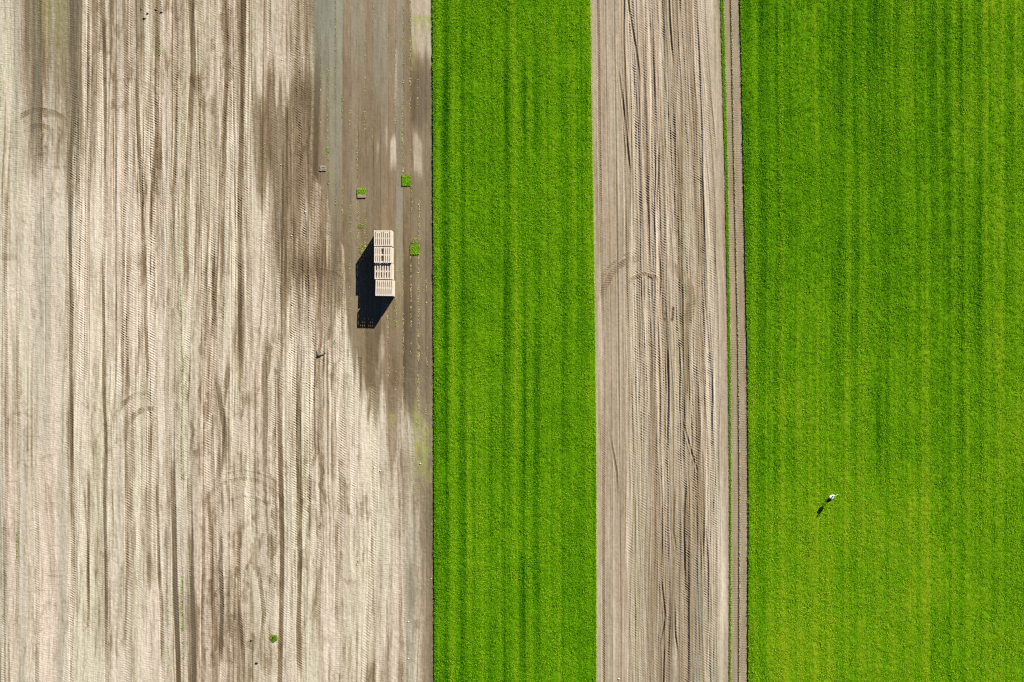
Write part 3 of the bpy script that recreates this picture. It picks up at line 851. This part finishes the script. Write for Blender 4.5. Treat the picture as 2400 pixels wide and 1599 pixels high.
def copy_thing(src, loc, rz, label, group):
    r = src.copy(); col.objects.link(r)
    r.location = loc; r.rotation_euler = (0, 0, rz)
    r['label'] = label; r['group'] = group
    for ch in src.children:
        c = ch.copy(); col.objects.link(c); c.parent = r
    return r


def even_boards(n, gap, last=.15, jit=.004):
    w = (PW - last - gap * n) / n
    x = -PW / 2; out = []
    for i in range(n):
        out.append((x, x + w, random.uniform(-.002, .002))); x += w + gap
    out.append((x, PW / 2, 0))
    return out


D1 = even_boards(8, .042, .13)
D2 = even_boards(8, .040, .15); del D2[4]
D2 = [b for b in D2]
D3 = even_boards(6, .075, .17)
D4 = even_boards(8, .050, .12)
stacks = [  # u, v of the deck centre at the photo, layers, small turn, deck, name of the stack, label of the top one
    (897.3, 558.6, 10, .006, D1, 'stack nearest the photo top', 'pale pallet with narrow even gaps on top of the uppermost pallet stack'),
    (897.6, 597.6, 10, -.012, D2, 'second stack', 'pallet with one missing deck board on top of the second pallet stack'),
    (898.6, 636.2, 9, -.008, D3, 'shorter third stack', 'pallet with wide dark gaps on top of the slightly lower third stack'),
    (900.8, 675.2, 10, -.024, D4, 'stack nearest the photo bottom', 'slightly turned pallet with dark slits on top of the last stack nearest the photo bottom')]
ORD = ['lowest', 'second', 'third', 'fourth', 'fifth', 'sixth', 'seventh', 'eighth', 'ninth']
for si, (u, v, nl, rz, deck, sname, toplab) in enumerate(stacks):
    k = 1 - (nl * PH) / H
    x = WX(u) * k; y = WY(v) * k
    grp = 'wooden pallets stacked in a row of four'
    top = make_pallet(toplab, (x, y, .01 + (nl - 1) * PH), rz, deck, grp)
    low0 = None
    for li in range(nl - 1):
        lab = f'wooden pallet, {ORD[li]} from the ground in the {sname}' if li else f'wooden pallet resting on soil under the {sname}'
        loc = (x + random.uniform(-.012, .012) + (.02 if si == 3 and li < 6 else 0), y + random.uniform(-.006, .006), .01 + li * PH)
        if low0 is None:
            low0 = make_pallet(lab, loc, rz + random.uniform(-.01, .01), even_boards(8, .036, .14), grp)
        else:
            copy_thing(low0, loc, rz + random.uniform(-.01, .01), lab, grp)


# ================================================================ STORK
st = thing('stork', 'white stork with black wing tips standing alone on the green turf', 'bird', (WX(1942), WY(1163.5), .150), math.radians(49))
bm = bmesh.new()
spine = [(-.30, 0, .50), (-.22, 0, .535), (-.10, 0, .565), (.03, 0, .585), (.13, 0, .60), (.20, 0, .635), (.235, 0, .70), (.215, 0, .79), (.175, 0, .90), (.170, -.002, 1.0), (.19, -.006, 1.045), (.22, -.018, 1.05), (.243, -.028, 1.044)]
rad = [(.02, .02), (.065, .055), (.105, .095), (.125, .115), (.105, .10), (.07, .075), (.050, .052), (.040, .042), (.036, .038), (.036, .037), (.042, .040), (.036, .034), (.018, .017)]
add_tube(bm, spine, rad, 16)
st.scale = (1.02, 1.02, 1.02)
body = bm_obj('body', bm, M_white, st, True)
md = body.modifiers.new('Subdivision', 'SUBSURF'); md.levels = 1; md.render_levels = 1
bm = bmesh.new()
add_tube(bm, [(.237, -.026, 1.043), (.315, -.060, 1.035), (.465, -.125, 1.022)], [(.024, .024), (.020, .022), (.004, .004)], 8)
bm_obj('bill', bm, M_bill, st, True)
for s in (-1, 1):
    bm = bmesh.new()
    add_tube(bm, [(.02, .045 * s, .52), (.025, .048 * s, .36), (.0, .05 * s, .29), (.012, .052 * s, .02)], [.022, .011, .013, .009], 7)
    for a in (-35, 0, 35):
        ca, sa = math.cos(math.radians(a)), math.sin(math.radians(a))
        add_tube(bm, [(.012, .052 * s, .014), (.012 + .075 * ca, .052 * s + .075 * sa, .008)], [.008, .004], 6)
    bm_obj('leg', bm, M_leg, st, True)
    bm = bmesh.new()                # folded wing: white coverts
    add_tube(bm, [(.14, .075 * s, .615), (.08, .108 * s, .625), (-.03, .118 * s, .612), (-.13, .095 * s, .585)], [(.012, .03), (.022, .065), (.022, .070), (.012, .045)], 10)
    w = bm_obj('wing', bm, M_white, st, True)
    bm = bmesh.new()                # black flight feathers closing over the tail
    for q in range(5):
        yy = (.10 - .021 * q) * s
        add_tube(bm, [(-.07, yy * 1.12, .690 - .006 * abs(q - 2)), (-.15, yy * 1.1, .665), (-.33, yy * .75, .60 + .004 * q), (-.43 + .012 * q, yy * .4, .555)], [(.022, .008), (.034, .012), (.032, .010), (.010, .005)], 8)
    bm_obj('flight_feathers', bm, M_black, w, True)
for s in (-1, 1):
    bm = bmesh.new()
    bmesh.ops.create_icosphere(bm, subdivisions=1, radius=.006, matrix=Matrix.Translation((.213, -.012 + .036 * s, 1.057)))
    bm_obj('eye', bm, M_black, st, True)


# ================================================================ land beyond the frame
def ground_sheet():
    m, nt, b = new_mat('farmland')
    co = N(nt, 'ShaderNodeTexCoord').outputs['Object']
    sx = N(nt, 'ShaderNodeSeparateXYZ'); nt.links.new(co, sx.inputs[0])
    mr = N(nt, 'ShaderNodeMapRange'); mr.inputs['From Min'].default_value = -200; mr.inputs['From Max'].default_value = 200
    nt.links.new(sx.outputs[0], mr.inputs['Value'])
    def fx(u): return (WX(u) + 200) / 400
    soil = (.36, .30, .22); green = (.06, .21, .006)
    r = N(nt, 'ShaderNodeValToRGB'); r.color_ramp.interpolation = 'CONSTANT'
    st_ = [(0, soil), (fx(1016), green), (fx(1392), soil), (fx(1745), green), (fx(4300), soil), (fx(5200), green)]
    r.color_ramp.elements[0].color = (*soil, 1)
    r.color_ramp.elements[1].position = fx(1016); r.color_ramp.elements[1].color = (*green, 1)
    for p, c in st_[2:]:
        e = r.color_ramp.elements.new(p); e.color = (*c, 1)
    nt.links.new(mr.outputs[0], r.inputs[0])
    g = noise(nt, co, .8, 6, .6, (1, .04, 1))
    c = mixc(nt, .7, r.outputs[0], ramp(nt, g, [(.3, (.7, .7, .7)), (.7, (1.25, 1.25, 1.25))]), 'MULTIPLY')
    nt.links.new(c, b.inputs['Base Color'])
    bm = bmesh.new()
    bmesh.ops.create_grid(bm, x_segments=8, y_segments=8, size=3000)
    o = bm_obj('ground', bm, m, None, False, (0, 0, -.14))
    o['kind'] = 'structure'
ground_sheet()


# ================================================================ light, sky, camera
w = bpy.data.worlds.new('World'); scn.world = w; w.use_nodes = True
nt = w.node_tree
sky = nt.nodes.new('ShaderNodeTexSky'); sky.sky_type = 'NISHITA'; sky.sun_disc = False
sky.altitude = 1500; sky.air_density = .55; sky.dust_density = .1; sky.ozone_density = 5
sky.sun_elevation = EL; sky.sun_rotation = math.radians(32.6)
bg = nt.nodes['Background']; bg.inputs['Strength'].default_value = .05
nt.links.new(sky.outputs[0], bg.inputs['Color'])

sd = bpy.data.lights.new('sun', 'SUN'); sd.energy = 5.0; sd.angle = math.radians(.5); sd.color = (1, .95, .86)
so = bpy.data.objects.new('sun', sd); col.objects.link(so)
so.rotation_euler = (-SUN).to_track_quat('-Z', 'Y').to_euler()
so.location = SUN * 60

cd = bpy.data.cameras.new('camera'); cam = bpy.data.objects.new('camera', cd); col.objects.link(cam)
cd.sensor_width = 36; cd.lens = 36 * (H * S) / 2400
cd.clip_start = 1; cd.clip_end = 6000
cam.location = (0, 0, H); cam.rotation_euler = (0, 0, 0)
scn.camera = cam
scn.view_settings.view_transform = 'Standard'; scn.view_settings.look = 'None'
scn.cycles.use_denoising = False; scn.cycles.filter_width = 1.15
scn.view_settings.exposure = 0.85; scn.view_settings.gamma = 1
